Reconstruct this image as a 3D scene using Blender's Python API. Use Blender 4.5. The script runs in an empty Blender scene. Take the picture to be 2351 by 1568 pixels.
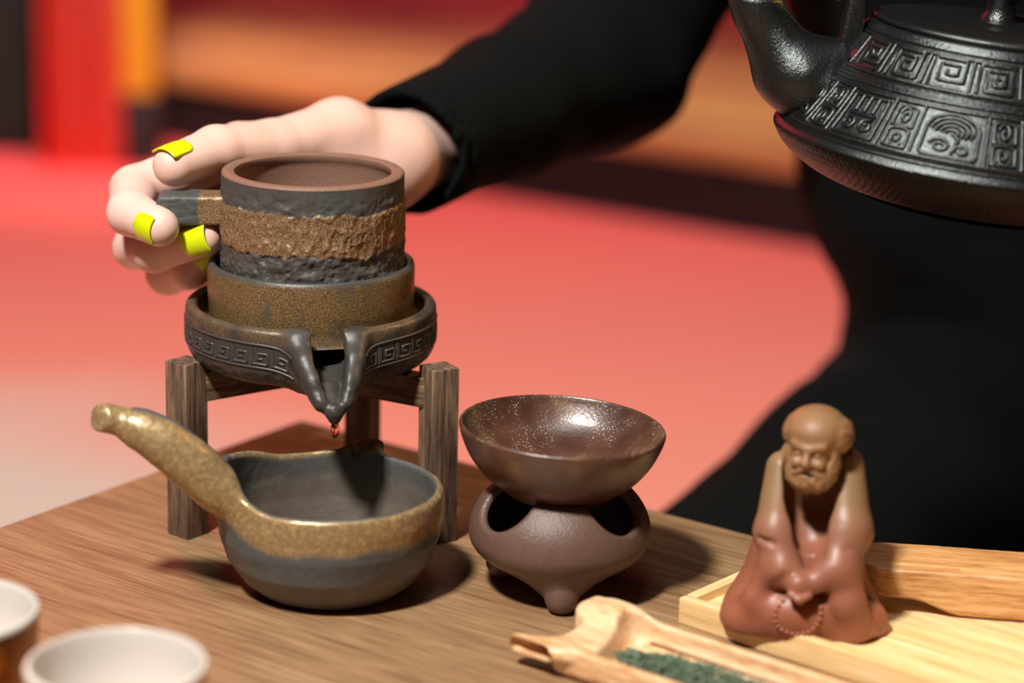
import bpy, bmesh, math, random
import numpy as np
from mathutils import Vector, Matrix

# ------------------------------------------------------------------ camera, world, lights, exposure
SC = bpy.context.scene
COL = SC.collection
FPX, PITCH, ROLL = 5550.0, math.radians(15.7), math.radians(1.4)
cam_d = bpy.data.cameras.new('camera'); cam = bpy.data.objects.new('camera', cam_d); COL.objects.link(cam)
SC.camera = cam
Fv = Vector((0, math.cos(PITCH), -math.sin(PITCH)))
R0 = Vector((1, 0, 0)); U0 = Vector((0, math.sin(PITCH), math.cos(PITCH)))
Rv = R0*math.cos(ROLL) + U0*math.sin(ROLL); Uv = -R0*math.sin(ROLL) + U0*math.cos(ROLL)
cam.matrix_world = Matrix(((Rv.x, Uv.x, -Fv.x, 0), (Rv.y, Uv.y, -Fv.y, 0), (Rv.z, Uv.z, -Fv.z, 0.35), (0, 0, 0, 1)))
cam_d.sensor_width = 36; cam_d.lens = 36*FPX/2351.0
cam_d.clip_start = 0.02; cam_d.clip_end = 50
cam_d.dof.use_dof = True; cam_d.dof.focus_distance = 0.955; cam_d.dof.aperture_fstop = 4.2

SC.view_settings.view_transform = 'Standard'; SC.view_settings.look = 'None'
SC.view_settings.exposure = 0.0; SC.view_settings.gamma = 1.0; SC.view_settings.use_curve_mapping = False

W = bpy.data.worlds.new('world'); SC.world = W; W.use_nodes = True
W.node_tree.nodes['Background'].inputs[0].default_value = (1.0, 0.35, 0.28, 1)
W.node_tree.nodes['Background'].inputs[1].default_value = 0.022

def aim(o, loc, tgt):
    o.location = loc
    o.rotation_euler = (Vector(tgt)-Vector(loc)).to_track_quat('-Z', 'Y').to_euler()

def area(name, loc, tgt, sx, sy, power, col):
    d = bpy.data.lights.new(name, 'AREA'); d.shape = 'RECTANGLE'; d.size = sx; d.size_y = sy
    d.energy = power; d.color = col
    o = bpy.data.objects.new(name, d); COL.objects.link(o); aim(o, loc, tgt); return o

def spot(name, loc, tgt, power, col, angle, blend=0.6, rad=0.08):
    d = bpy.data.lights.new(name, 'SPOT'); d.energy = power; d.color = col
    d.spot_size = math.radians(angle); d.spot_blend = blend; d.shadow_soft_size = rad
    o = bpy.data.objects.new(name, d); COL.objects.link(o); aim(o, loc, tgt); return o

area('key_lamp', (-0.42, 0.16, 1.28), (-0.02, 0.92, 0.05), 0.14, 0.14, 40, (1.0, 0.96, 0.90))
area('overhead_fill', (0.05, 0.70, 1.60), (0.08, 0.92, 0.1), 0.35, 0.35, 3.5, (0.95, 0.98, 1.0))  # added soft top fill for the sheen on the kettle shoulder
spot('floor_lamp_near', (-0.3, 2.5, 2.3), (-0.2, 2.35, -0.3), 240, (1.0, 0.86, 0.80), 58, 0.5, 0.15)
spot('curtain_fill', (-0.35, 2.0, 1.5), (-0.52, 3.10, -0.1), 210, (1.0, 0.78, 0.66), 26, 0.8, 0.1)  # added spot that brightens the drape and the yellow post
spot('platform_fill_warm', (-0.05, 2.7, 1.7), (-0.05, 3.08, -0.2), 25, (1.0, 0.74, 0.46), 46, 1.0, 0.1)  # added spot, turns the front of the platform top orange
spot('platform_fill_magenta', (0.0, 4.1, 1.7), (0.0, 4.15, -0.2), 72, (1.0, 0.04, 0.42), 66, 1.0, 0.1)  # added spot, tints the far part of the platform top magenta
spot('red_lamp', (-0.75, 2.5, 0.9), (0.08, 0.98, 0.10), 20, (1.0, 0.05, 0.09), 36, 1.0, 0.15)
spot('amber_lamp', (0.75, 1.25, 0.75), (0.15, 0.86, 0.02), 14, (1.0, 0.55, 0.16), 50, 0.6, 0.05)

# ------------------------------------------------------------------ small helpers
def lin(c):
    return tuple(((x/255.0)/12.92 if x/255.0 <= 0.04045 else ((x/255.0+0.055)/1.055)**2.4) for x in c)

def A(*x): return np.array(x, float)

def hash3(i, j, k, seed):
    n = (i*374761393 + j*668265263 + k*2147483647 + seed*1274126177) & 0x7fffffff
    n = ((n ^ (n >> 13))*1274126177) & 0x7fffffff
    n = ((n ^ (n >> 16))*668265263) & 0x7fffffff
    return ((n ^ (n >> 15)) & 0xffff)/65535.0

def vnoise(P, scale, seed=0):
    Q = P*scale; I = np.floor(Q).astype(np.int64); Fr = Q-I; Fr = Fr*Fr*(3-2*Fr)
    r = 0
    for a in (0, 1):
        wa = Fr[:, 0] if a else 1-Fr[:, 0]
        for b in (0, 1):
            wb = Fr[:, 1] if b else 1-Fr[:, 1]
            for c in (0, 1):
                wc = Fr[:, 2] if c else 1-Fr[:, 2]
                r = r + wa*wb*wc*hash3(I[:, 0]+a, I[:, 1]+b, I[:, 2]+c, seed)
    return r*2-1

def fbm(P, scale, octv=3, seed=0):
    r = 0; amp = 1.0; tot = 0
    for o in range(octv):
        r = r+amp*vnoise(P, scale*2**o, seed+o); tot += amp; amp *= 0.5
    return r/tot

# ---- signed distance primitives, all in millimetres
def cap(P, a, b, ra, rb):
    a = np.asarray(a, float); b = np.asarray(b, float); ab = b-a
    t = np.clip(((P-a)@ab)/max(ab@ab, 1e-9), 0, 1)
    return np.linalg.norm(P-a-t[:, None]*ab, axis=1)-(ra+(rb-ra)*t)
def chain(P, pts, rs, k=2.0):
    d = cap(P, pts[0], pts[1], rs[0], rs[1])
    for i in range(1, len(pts)-1): d = smin(d, cap(P, pts[i], pts[i+1], rs[i], rs[i+1]), k)
    return d
def sph(P, c, r): return np.linalg.norm(P-np.asarray(c, float), axis=1)-r
def ell(P, c, r):
    q = P-np.asarray(c, float); r = np.asarray(r, float)
    k0 = np.linalg.norm(q/r, axis=1); k1 = np.linalg.norm(q/(r*r), axis=1)
    return np.where(k1 > 1e-6, k0*(k0-1)/np.maximum(k1, 1e-6), -r.min())
def box(P, c, hs, rr=0.0):
    q = np.abs(P-np.asarray(c, float))-(np.asarray(hs, float)-rr)
    return np.linalg.norm(np.maximum(q, 0), axis=1)+np.minimum(q.max(axis=1), 0)-rr
def smin(a, b, k):
    h = np.clip(0.5+0.5*(b-a)/k, 0, 1); return b+(a-b)*h-k*h*(1-h)
def smax(a, b, k): return -smin(-a, -b, k)
def sstep(a, b, x):
    t = np.clip((x-a)/(b-a), 0, 1); return t*t*(3-2*t)

def sdf_mesh(fn, lo, hi, h, bs=8):
    """naive surface nets on a block-sparse grid"""
    lo = np.asarray(lo, float); hi = np.asarray(hi, float)
    nb = np.ceil((hi-lo)/(h*bs)).astype(int); n = nb*bs
    bi = np.stack(np.meshgrid(*[np.arange(x) for x in nb], indexing='ij'), -1).reshape(-1, 3)
    bc = lo+(bi*bs+(bs-1)/2)*h
    dc = fn(bc)
    act = np.abs(dc) < h*bs*0.87*1.5
    v = np.empty(tuple(n), np.float32).reshape(nb[0], bs, nb[1], bs, nb[2], bs).transpose(0, 2, 4, 1, 3, 5).copy()
    v[...] = np.sign(dc).reshape(tuple(nb))[..., None, None, None]*1e3
    off = np.stack(np.meshgrid(*[np.arange(bs)]*3, indexing='ij'), -1).reshape(-1, 3)
    ab = bi[act]
    for s in range(0, len(ab), 400):
        bb = ab[s:s+400]
        pts = (bb[:, None, :]*bs+off[None]).reshape(-1, 3)*h+lo
        v[bb[:, 0], bb[:, 1], bb[:, 2]] = fn(pts).reshape(len(bb), bs, bs, bs)
    v = v.transpose(0, 3, 1, 4, 2, 5).reshape(tuple(n))
    s = v < 0
    ids = []; pos = []; quads = []
    E3 = np.eye(3, dtype=int)
    for a in range(3):
        b = (a+1) % 3; c = (a+2) % 3
        sl0 = [slice(None)]*3; sl1 = [slice(None)]*3; sl0[a] = slice(0, -1); sl1[a] = slice(1, None)
        idx = np.argwhere(s[tuple(sl0)] != s[tuple(sl1)])
        idx = idx[(idx[:, b] > 0) & (idx[:, c] > 0)]
        if not len(idx): continue
        v0 = v[tuple(idx.T)]; v1 = v[tuple((idx+E3[a]).T)]
        t = v0/(v0-v1); p = idx+t[:, None]*E3[a]
        q = []
        for db, dcc in ((0, 0), (-1, 0), (-1, -1), (0, -1)):
            cell = idx+db*E3[b]+dcc*E3[c]
            lid = (cell[:, 0]*n[1]+cell[:, 1])*n[2]+cell[:, 2]
            ids.append(lid); pos.append(p); q.append(lid)
        q = np.stack(q, 1)
        flip = v0 > 0
        q[flip] = q[flip][:, ::-1]
        quads.append(q)
    ids = np.concatenate(ids); pos = np.concatenate(pos); quads = np.concatenate(quads)
    uid, inv = np.unique(ids, return_inverse=True)
    cnt = np.bincount(inv)
    V = np.stack([np.bincount(inv, weights=pos[:, k])/cnt for k in range(3)], 1)*h+lo
    Q = np.searchsorted(uid, quads)
    e = h*0.25
    for it in range(2):
        d = fn(V)
        g = np.stack([(fn(V+e*np.eye(3)[k])-fn(V-e*np.eye(3)[k]))/(2*e) for k in range(3)], 1)
        gg = np.maximum((g*g).sum(1), 0.2)
        st = -(d/gg)[:, None]*g
        ln = np.linalg.norm(st, axis=1, keepdims=True)
        V = V+st*np.minimum(1, h*0.5/np.maximum(ln, 1e-9))
    return V, Q

def mesh_obj(name, V, Fc, mat, parent=None, smooth=True, angle=None, scale=0.001, col=None, loc=None, rot=None):
    me = bpy.data.meshes.new(name)
    V = np.asarray(V, float)*scale
    if isinstance(Fc, np.ndarray) and Fc.ndim == 2:
        nf = len(Fc); k = Fc.shape[1]
        me.vertices.add(len(V)); me.vertices.foreach_set('co', V.ravel())
        me.loops.add(nf*k); me.loops.foreach_set('vertex_index', Fc.astype(np.int32).ravel())
        me.polygons.add(nf); me.polygons.foreach_set('loop_start', np.arange(0, nf*k, k, dtype=np.int32))
        me.update(calc_edges=True); me.validate()
    else:
        me.from_pydata([tuple(x) for x in V], [], [tuple(int(i) for i in f) for f in Fc]); me.update()
    if col is not None:
        ca = me.color_attributes.new('Col', 'FLOAT_COLOR', 'POINT')
        c4 = np.ones((len(V), 4)); c4[:, :3] = col; ca.data.foreach_set('color', c4.ravel())
    me.polygons.foreach_set('use_smooth', [smooth]*len(me.polygons))
    if angle is not None: me.set_sharp_from_angle(angle=math.radians(angle))
    if mat: me.materials.append(mat)
    o = bpy.data.objects.new(name, me); COL.objects.link(o)
    if parent: o.parent = parent
    if loc is not None: o.location = loc
    if rot is not None: o.rotation_euler = rot
    return o

def empty(name, loc=(0, 0, 0), rot=(0, 0, 0)):
    o = bpy.data.objects.new(name, None); COL.objects.link(o); o.location = loc; o.rotation_euler = rot
    o.empty_display_size = 0.02; return o
def tag(o, label, cat, group=None):
    o['label'] = label; o['category'] = cat
    if group: o['group'] = group
    return o

def lathe(prof, n=96, closed=False):
    """profile [(r,z)] -> verts, quads; r=0 ends are collapsed to tiny rings"""
    V = []; m = len(prof)
    for i in range(n):
        a = 2*math.pi*i/n
        for r, z in prof: V.append((max(r, 1e-3)*math.cos(a), max(r, 1e-3)*math.sin(a), z))
    Q = []
    for i in range(n):
        j = (i+1) % n
        for k in range(m-1 if not closed else m):
            k2 = (k+1) % m
            Q.append((i*m+k, j*m+k, j*m+k2, i*m+k2))
    return np.array(V), np.array(Q)

def spline(pts, n):
    """Catmull-Rom through points"""
    pts = np.asarray(pts, float); P = np.vstack([2*pts[0]-pts[1], pts, 2*pts[-1]-pts[-2]])
    out = []
    m = len(pts)-1
    for i in range(m):
        p0, p1, p2, p3 = P[i:i+4]
        for t in np.linspace(0, 1, n, endpoint=False):
            out.append(0.5*((2*p1)+(-p0+p2)*t+(2*p0-5*p1+4*p2-p3)*t*t+(-p0+3*p1-3*p2+p3)*t**3))
    out.append(pts[-1]); return np.array(out)

def tube(pts, rad, n=16, sx=1.0):
    pts = np.asarray(pts, float); m = len(pts)
    if np.isscalar(rad): rad = [rad]*m
    T = np.gradient(pts, axis=0); T /= np.linalg.norm(T, axis=1, keepdims=True)
    up = np.array([0, 0, 1.0]) if abs(T[0][2]) < .9 else np.array([0, 1.0, 0])
    V = []; Nn = up-(up@T[0])*T[0]; Nn /= np.linalg.norm(Nn)
    for i in range(m):
        Nn = Nn-(Nn@T[i])*T[i]; Nn /= np.linalg.norm(Nn); B = np.cross(T[i], Nn)
        for k in range(n):
            a = 2*math.pi*k/n
            V.append(pts[i]+rad[i]*(math.cos(a)*Nn+sx*math.sin(a)*B))
    Fc = []
    for i in range(m-1):
        for k in range(n):
            k2 = (k+1) % n
            Fc.append((i*n+k, i*n+k2, (i+1)*n+k2, (i+1)*n+k))
    Fc.append(tuple(range(n))[::-1]); Fc.append(tuple((m-1)*n+k for k in range(n)))
    return np.array(V), Fc

def bevel_box(name, size, mat, parent=None, loc=(0, 0, 0), rot=(0, 0, 0), bev=0.001, seg=2):
    bm = bmesh.new(); bmesh.ops.create_cube(bm, size=1)
    for v in bm.verts: v.co = Vector((v.co.x*size[0], v.co.y*size[1], v.co.z*size[2]))
    if bev > 0: bmesh.ops.bevel(bm, geom=bm.edges[:], offset=bev, segments=seg, affect='EDGES', profile=0.6)
    me = bpy.data.meshes.new(name); bm.to_mesh(me); bm.free()
    me.polygons.foreach_set('use_smooth', [True]*len(me.polygons)); me.set_sharp_from_angle(angle=math.radians(40))
    me.materials.append(mat)
    o = bpy.data.objects.new(name, me); COL.objects.link(o); o.parent = parent
    o.location = loc; o.rotation_euler = rot; return o

# ------------------------------------------------------------------ materials
class NT:
    def __init__(s, name):
        s.m = bpy.data.materials.new(name); s.m.use_nodes = True; s.t = s.m.node_tree
        s.b = s.t.nodes['Principled BSDF']; s.L = s.t.links.new
    def n(s, typ, **kw):
        x = s.t.nodes.new(typ)
        for k, v in kw.items(): setattr(x, k, v)
        return x
    def tc(s, scale=(1, 1, 1), rot=(0, 0, 0)):
        t = s.n('ShaderNodeTexCoord'); mp = s.n('ShaderNodeMapping')
        mp.inputs['Scale'].default_value = scale; mp.inputs['Rotation'].default_value = rot
        s.L(t.outputs['Object'], mp.inputs[0]); return mp.outputs[0]
    def noise(s, vec, scale, detail=4, rough=0.55, dist=0):
        x = s.n('ShaderNodeTexNoise'); x.inputs['Scale'].default_value = scale; x.inputs['Detail'].default_value = detail
        x.inputs['Roughness'].default_value = rough; x.inputs['Distortion'].default_value = dist
        s.L(vec, x.inputs['Vector']); return x.outputs['Fac']
    def ramp(s, fac, stops):
        x = s.n('ShaderNodeValToRGB'); s.L(fac, x.inputs[0]); e = x.color_ramp.elements
        while len(e) < len(stops): e.new(0.5)
        for i, (p, c) in enumerate(stops):
            e[i].position = p; e[i].color = (*c, 1) if not np.isscalar(c) else (c, c, c, 1)
        return x.outputs[0]
    def mix(s, fac, a, b, typ='MIX'):
        x = s.n('ShaderNodeMix'); x.data_type = 'RGBA'; x.blend_type = typ
        for i, val in ((0, fac), (6, a), (7, b)):
            if isinstance(val, (int, float)): x.inputs[i].default_value = val
            elif isinstance(val, tuple): x.inputs[i].default_value = (*val, 1)
            else: s.L(val, x.inputs[i])
        return x.outputs[2]
    def math(s, op, a, b=0.0):
        x = s.n('ShaderNodeMath'); x.operation = op
        for i, val in ((0, a), (1, b)):
            if isinstance(val, (int, float)): x.inputs[i].default_value = val
            else: s.L(val, x.inputs[i])
        return x.outputs[0]
    def bump(s, h, strength, dist, prev=None):
        x = s.n('ShaderNodeBump'); x.inputs['Strength'].default_value = strength; x.inputs['Distance'].default_value = dist
        s.L(h, x.inputs['Height'])
        if prev is not None: s.L(prev, x.inputs['Normal'])
        return x.outputs[0]
    def out(s, base=None, rough=None, metal=None, normal=None, spec=None, coat=None):
        for key, val in (('Base Color', base), ('Roughness', rough), ('Metallic', metal), ('Specular IOR Level', spec), ('Coat Weight', coat)):
            if val is None: continue
            if isinstance(val, (int, float)): s.b.inputs[key].default_value = val
            elif isinstance(val, tuple): s.b.inputs[key].default_value = (*val, 1)
            else: s.L(val, s.b.inputs[key])
        if normal is not None: s.L(normal, s.b.inputs['Normal'])
        return s.m
    def attr(s, name='Col'):
        x = s.n('ShaderNodeAttribute'); x.attribute_name = name; return x

def m_plain(name, c, rough=0.6, metal=0.0, var=0.12, nscale=40, bump=0.0, bscale=400, spec=None):
    t = NT(name); v = t.tc()
    nf = t.noise(v, nscale, 4)
    c = lin(c)
    base = t.mix(nf, tuple(x*(1-var) for x in c), tuple(min(1, x*(1+var)) for x in c))
    nrm = t.bump(t.noise(v, bscale, 3), bump, 0.001) if bump else None
    return t.out(base, rough, metal, nrm, spec)

def m_wood(name, c1, c2, c3, axis_scale, rough=0.5, rot=(0, 0, 0), ring=(6, 60), bump=0.25, pore=True, grey=None):
    """long-grained wood; grain runs along the axis with the small scale"""
    t = NT(name); v = t.tc(axis_scale, rot)
    a = t.noise(v, ring[0], 5, 0.6, 0.6); b = t.noise(v, ring[1], 3, 0.6, 0.2)
    f = t.math('ADD', t.math('MULTIPLY', a, 0.6), t.math('MULTIPLY', b, 0.4))
    base = t.ramp(f, [(0.36, lin(c1)), (0.5, lin(c2)), (0.64, lin(c3))])
    if grey:
        v2 = t.tc((1, 1, 1)); g = t.ramp(t.noise(v2, 5, 2), [(0.4, 0.0), (0.65, 0.6)])
        base = t.mix(g, base, t.mix(0.5, base, lin(grey)))
    nrm = t.bump(b, bump, 0.0006)
    return t.out(base, rough, 0.0, nrm)

# ceramic with bronze glitter: attribute Col.r = amount of bronze, Col.g = amount of blue-grey, Col.b = roughness of relief
def m_glaze(name, dark, blue, bronze, rough_dark=0.55, relief=0.5, glit=900, soft=0.0):
    t = NT(name); v = t.tc(); at = t.attr(); sep = t.n('ShaderNodeSeparateColor'); t.L(at.outputs['Color'], sep.inputs[0])
    n1 = t.noise(v, 160, 4, 0.6); n2 = t.noise(v, glit, 2, 0.7)
    dk = t.mix(n1, tuple(x*0.72 for x in lin(dark)), tuple(x*1.3 for x in lin(dark)))
    bl = t.mix(n1, tuple(x*0.8 for x in lin(blue)), tuple(x*1.2 for x in lin(blue)))
    gl = t.ramp(n2, [(0.35, tuple(x*(0.42+0.5*soft) for x in lin(bronze))), (0.52, lin(bronze)), (0.66, tuple(min(1, x*(2.3-1.1*soft)) for x in lin(bronze)))])
    base = t.mix(sep.outputs[1], dk, bl); base = t.mix(sep.outputs[0], base, gl)
    ro = t.math('SUBTRACT', rough_dark, t.math('MULTIPLY', sep.outputs[0], 0.14))
    me = t.math('MULTIPLY', sep.outputs[0], 0.35)
    nb = t.bump(n2, 0.25, 0.0004); nb = t.bump(t.noise(v, 330, 4, 0.6), relief, 0.0006, nb)
    return t.out(base, ro, me, nb)

M = {}
M['table'] = None
t = NT('table_wood'); v = t.tc((1.6, 16, 16)); a = t.noise(v, 5, 6, 0.6, 1.2); b = t.noise(t.tc((5, 110, 110)), 5, 5, 0.7, 0.3)
f = t.math('ADD', t.math('MULTIPLY', a, 0.42), t.math('MULTIPLY', b, 0.58))
base = t.ramp(f, [(0.30, lin((92, 64, 44))), (0.44, lin((134, 101, 70))), (0.56, lin((158, 124, 89))), (0.70, lin((186, 153, 114)))])
M['table'] = t.out(base, 0.42, 0.0, t.bump(b, 0.35, 0.0005))
M['stand'] = m_wood('stand_wood', (52, 36, 27), (98, 76, 60), (140, 112, 86), (26, 26, 2.5), 0.62, ring=(9, 30), bump=0.5)
M['stand_end'] = M['stand']
M['rail'] = m_wood('rail_wood', (52, 36, 24), (110, 84, 60), (160, 128, 96), (3, 40, 40), 0.62, ring=(8, 30), bump=0.5)
M['bamboo'] = m_wood('bamboo', (212, 170, 108), (232, 198, 142), (245, 218, 172), (1.5, 34, 34), 0.45, ring=(6, 30), bump=0.1)
M['scoop'] = m_wood('scoop_wood', (190, 128, 78), (226, 182, 136), (238, 206, 168), (4, 20, 20), 0.42, ring=(6, 30), bump=0.1)
M['tool'] = m_wood('tool_wood', (150, 96, 52), (200, 148, 92), (222, 178, 122), (4, 60, 60), 0.45, ring=(8, 26), bump=0.3)
M['cupglaze'] = m_glaze('cup_ceramic', (68, 63, 58), (72, 74, 74), (134, 106, 76), 0.55, 0.45, 2200)
M['trayglaze'] = m_glaze('tray_ceramic', (56, 51, 46), (66, 68, 68), (120, 96, 62), 0.40, 0.25, 2200)
M['pitglaze'] = m_glaze('pitcher_ceramic', (88, 79, 70), (78, 82, 84), (160, 134, 94), 0.45, 0.2, 520, 0.8)
M['clay_in'] = m_plain('reddish_clay', (124, 92, 76), 0.6, 0, 0.12, 120, 0.3, 900)
# burner
M['burner'] = m_plain('burner_clay', (98, 74, 64), 0.42, 0, 0.22, 420, 0.3, 1200)
t = NT('strainer_glaze'); v = t.tc(); n1 = t.noise(v, 45, 4); vo = t.n('ShaderNodeTexVoronoi'); vo.inputs['Scale'].default_value = 900; t.L(v, vo.inputs['Vector'])
base = t.ramp(n1, [(0.3, lin((62, 36, 26))), (0.52, lin((88, 56, 40))), (0.7, lin((124, 96, 58)))])
sp = t.ramp(vo.outputs['Distance'], [(0.16, 1.0), (0.3, 0.0)]); msk = t.ramp(t.noise(v, 90, 3), [(0.45, 0.0), (0.58, 1.0)])
geo = t.n('ShaderNodeNewGeometry')
spx = t.math('MULTIPLY', sp, msk)
at = t.attr(); sep = t.n('ShaderNodeSeparateColor'); t.L(at.outputs['Color'], sep.inputs[0])
spx = t.math('MULTIPLY', spx, sep.outputs[0])
base = t.mix(spx, base, lin((160, 162, 160)))
M['strainer'] = t.out(base, 0.34, 0.0, t.bump(t.noise(v, 700, 3), 0.3, 0.0005), 1.0)
t = NT('figure_clay'); v = t.tc(); g = t.n('ShaderNodeTexCoord'); gx = t.n('ShaderNodeSeparateXYZ'); t.L(g.outputs['Object'], gx.inputs[0])
hh = t.math('ADD', t.math('MULTIPLY', gx.outputs[2], 14.0), t.math('MULTIPLY', t.noise(v, 30, 3), 0.5))
M['figure'] = t.out(t.ramp(hh, [(0.40, lin((150, 88, 64))), (0.75, lin((140, 90, 70))), (0.98, lin((134, 104, 72)))]), 0.44)
M['figure_head'] = m_plain('figure_head_clay', (140, 102, 68), 0.48, 0, 0.2, 90, 0.3, 600)
t = NT('cast_iron'); v = t.tc(); n2 = t.noise(v, 900, 3, 0.7)
M['iron'] = t.out(t.mix(n2, (0.038, 0.043, 0.043), (0.092, 0.10, 0.098)), 0.30, 0.92, t.bump(n2, 0.5, 0.0006))
t = NT('cast_iron_hobnail'); v = t.tc(); vo = t.n('ShaderNodeTexVoronoi'); vo.inputs['Scale'].default_value = 420; vo.inputs['Randomness'].default_value = 0.3
t.L(v, vo.inputs['Vector'])
M['iron_low'] = t.out((0.014, 0.013, 0.011), 0.42, 0.8, t.bump(vo.outputs['Distance'], 0.6, 0.0006))
t = NT('skin'); v = t.tc(); n1 = t.noise(v, 38, 4)
sk = t.mix(n1, lin((216, 172, 156)), lin((226, 194, 182)))
sm = t.out(sk, 0.5, 0.0, t.bump(t.noise(v, 700, 3), 0.1, 0.0004))
t.b.inputs['Subsurface Weight'].default_value = 0.25; t.b.inputs['Subsurface Radius'].default_value = (1, 0.35, 0.2); t.b.inputs['Subsurface Scale'].default_value = 0.004
M['skin'] = sm
M['nail'] = m_plain('neon_yellow_polish', (198, 213, 16), 0.16, 0, 0.02, 40)
M['cloth'] = m_plain('black_knit', (8, 13, 13), 0.9, 0, 0.25, 30, 0.3, 900, 0.1)
M['trousers'] = m_plain('black_trousers', (8, 13, 13), 0.9, 0, 0.25, 30, 0.3, 900, 0.1)
M['white'] = m_plain('white_glaze', (206, 198, 190), 0.25, 0, 0.03, 60)
t = NT('cup_outer_glaze'); v = t.tc(); n1 = t.noise(v, 32, 3); 
M['cupout'] = t.out(t.ramp(n1, [(0.35, lin((86, 60, 30))), (0.5, lin((190, 110, 34))), (0.66, lin((214, 176, 120)))]), 0.35)
# tea
M['leaf'] = m_plain('tea_leaf', (98, 114, 90), 0.7, 0, 0.5, 120, 0.2, 500)
t = NT('tea_liquid'); t.b.inputs['Transmission Weight'].default_value = 1.0; t.b.inputs['IOR'].default_value = 1.33
M['tea'] = t.out((0.95, 0.55, 0.45), 0.02)
# floor : red carpet salmon near and redder far, with a pale field near the low left
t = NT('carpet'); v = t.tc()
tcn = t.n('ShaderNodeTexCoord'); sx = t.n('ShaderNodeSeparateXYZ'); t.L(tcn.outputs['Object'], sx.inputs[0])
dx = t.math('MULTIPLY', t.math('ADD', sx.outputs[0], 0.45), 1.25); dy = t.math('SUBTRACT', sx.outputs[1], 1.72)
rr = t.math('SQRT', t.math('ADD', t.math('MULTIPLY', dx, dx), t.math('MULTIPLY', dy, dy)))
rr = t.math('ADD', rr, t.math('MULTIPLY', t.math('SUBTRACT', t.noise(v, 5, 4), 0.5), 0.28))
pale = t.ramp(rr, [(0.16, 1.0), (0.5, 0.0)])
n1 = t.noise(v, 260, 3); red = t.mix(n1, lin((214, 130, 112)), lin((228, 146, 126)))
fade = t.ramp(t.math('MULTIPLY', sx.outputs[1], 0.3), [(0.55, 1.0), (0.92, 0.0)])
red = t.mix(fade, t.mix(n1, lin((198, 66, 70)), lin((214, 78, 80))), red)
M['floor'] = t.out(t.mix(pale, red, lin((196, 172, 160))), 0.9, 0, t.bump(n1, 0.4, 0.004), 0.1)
M['curtain'] = m_plain('red_curtain', (236, 104, 88), 0.8, 0, 0.1, 6)
M['yellow'] = m_plain('yellow_trim', (200, 140, 22), 0.6, 0, 0.1, 10)
M['dark'] = m_plain('dark_panel', (6, 9, 8), 0.8, 0, 0.1, 6)
M['maroon'] = m_plain('dark_maroon_front', (26, 3, 8), 0.8, 0, 0.1, 6)
t = NT('platform_board'); v = t.tc((1.2, 5, 5)); n1 = t.noise(v, 2.6, 3, 0.5, 0.8)
M['platform'] = t.out(t.ramp(n1, [(0.3, lin((140, 84, 58))), (0.5, lin((182, 120, 72))), (0.7, lin((204, 142, 86)))]), 0.5)
M['wall'] = m_plain('dim_wall', (44, 14, 16), 0.9, 0, 0.1, 4)

# ------------------------------------------------------------------ setting
def plane_box(name, x0, x1, y0, y1, z0, z1, mat):
    o = bevel_box(name, (x1-x0, y1-y0, z1-z0), mat, None, ((x0+x1)/2, (y0+y1)/2, (z0+z1)/2), bev=0)
    return o
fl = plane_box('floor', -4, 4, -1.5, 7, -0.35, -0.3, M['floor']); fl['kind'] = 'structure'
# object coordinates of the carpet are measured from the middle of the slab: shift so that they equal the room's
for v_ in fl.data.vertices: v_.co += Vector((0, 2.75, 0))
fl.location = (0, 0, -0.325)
wl = plane_box('wall_back', -4, 4, 6.5, 6.6, -0.3, 2.6, M['wall']); wl['kind'] = 'structure'
# ------------------------------------------------------------------ background furniture
pang = math.atan2(2.7251-3.3003, 0.3578+0.5356)
pf = empty('low_platform', (-0.09, 3.01, -0.3), (0, 0, pang))
tag(pf, 'low wooden platform with a dark maroon front, across the red floor behind the arm', 'platform')
def prt(name, size, mat, par, loc, bev=0.003): return bevel_box(name, size, mat, par, loc, bev=bev)
prt('front_panel', (3.6, 0.03, 0.085), M['maroon'], pf, (0.2, 0.03, 0.0425))
prt('platform_top', (3.64, 2.6, 0.03), M['platform'], pf, (0.2, 1.3, 0.1))
cu = empty('red_drape', (-0.565, 3.10, -0.3))
tag(cu, 'bright red hanging drape left of the yellow post', 'drape')
V = []; nx = 60
for i in range(nx+1):
    x = -0.046+0.104*i/nx; y = 0.012*math.sin(x*150)+0.006*math.sin(x*330+1)
    V += [(x, y, 0.0), (x, y, 1.6)]
Fc = [(2*i, 2*i+2, 2*i+3, 2*i+1) for i in range(nx)]
dr = mesh_obj('drape_cloth', V, Fc, M['curtain'], cu, scale=1)
so = dr.modifiers.new('s', 'SOLIDIFY'); so.thickness = 0.006
yl = empty('yellow_post', (-0.4925, 3.13, -0.3)); tag(yl, 'yellow painted post standing beside the red drape', 'post')
prt('post_shaft', (0.046, 0.046, 1.5), M['yellow'], yl, (0, 0, 0.845), 0.006)
prt('post_base', (0.05, 0.05, 0.095), M['maroon'], yl, (0, 0, 0.0475), 0.004)
dk = empty('dark_cabinet', (-0.855, 3.24, -0.3)); tag(dk, 'dark cabinet at the far left beyond the red drape', 'cabinet')
prt('cabinet_body', (0.42, 0.12, 1.55), M['dark'], dk, (0, 0, 0.79), 0.006)
prt('plinth', (0.40, 0.10, 0.03), M['dark'], dk, (0, 0, 0.015), 0.002)

# ------------------------------------------------------------------ table
TANG = -0.617
tb = empty('tea_table', (-0.0999, 1.0994, -0.3), (0, 0, TANG))
tag(tb, 'low brown wooden table that carries the tea things', 'table')
bevel_box('tabletop', (0.82, 0.62, 0.028), M['table'], tb, (0.41, -0.31, 0.286), bev=0.003, seg=3)
for lx in (0.05, 0.77):
    for ly in (-0.05, -0.57): bevel_box('leg', (0.045, 0.045, 0.272), M['stand'], tb, (lx, ly, 0.136), bev=0.003)

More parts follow.
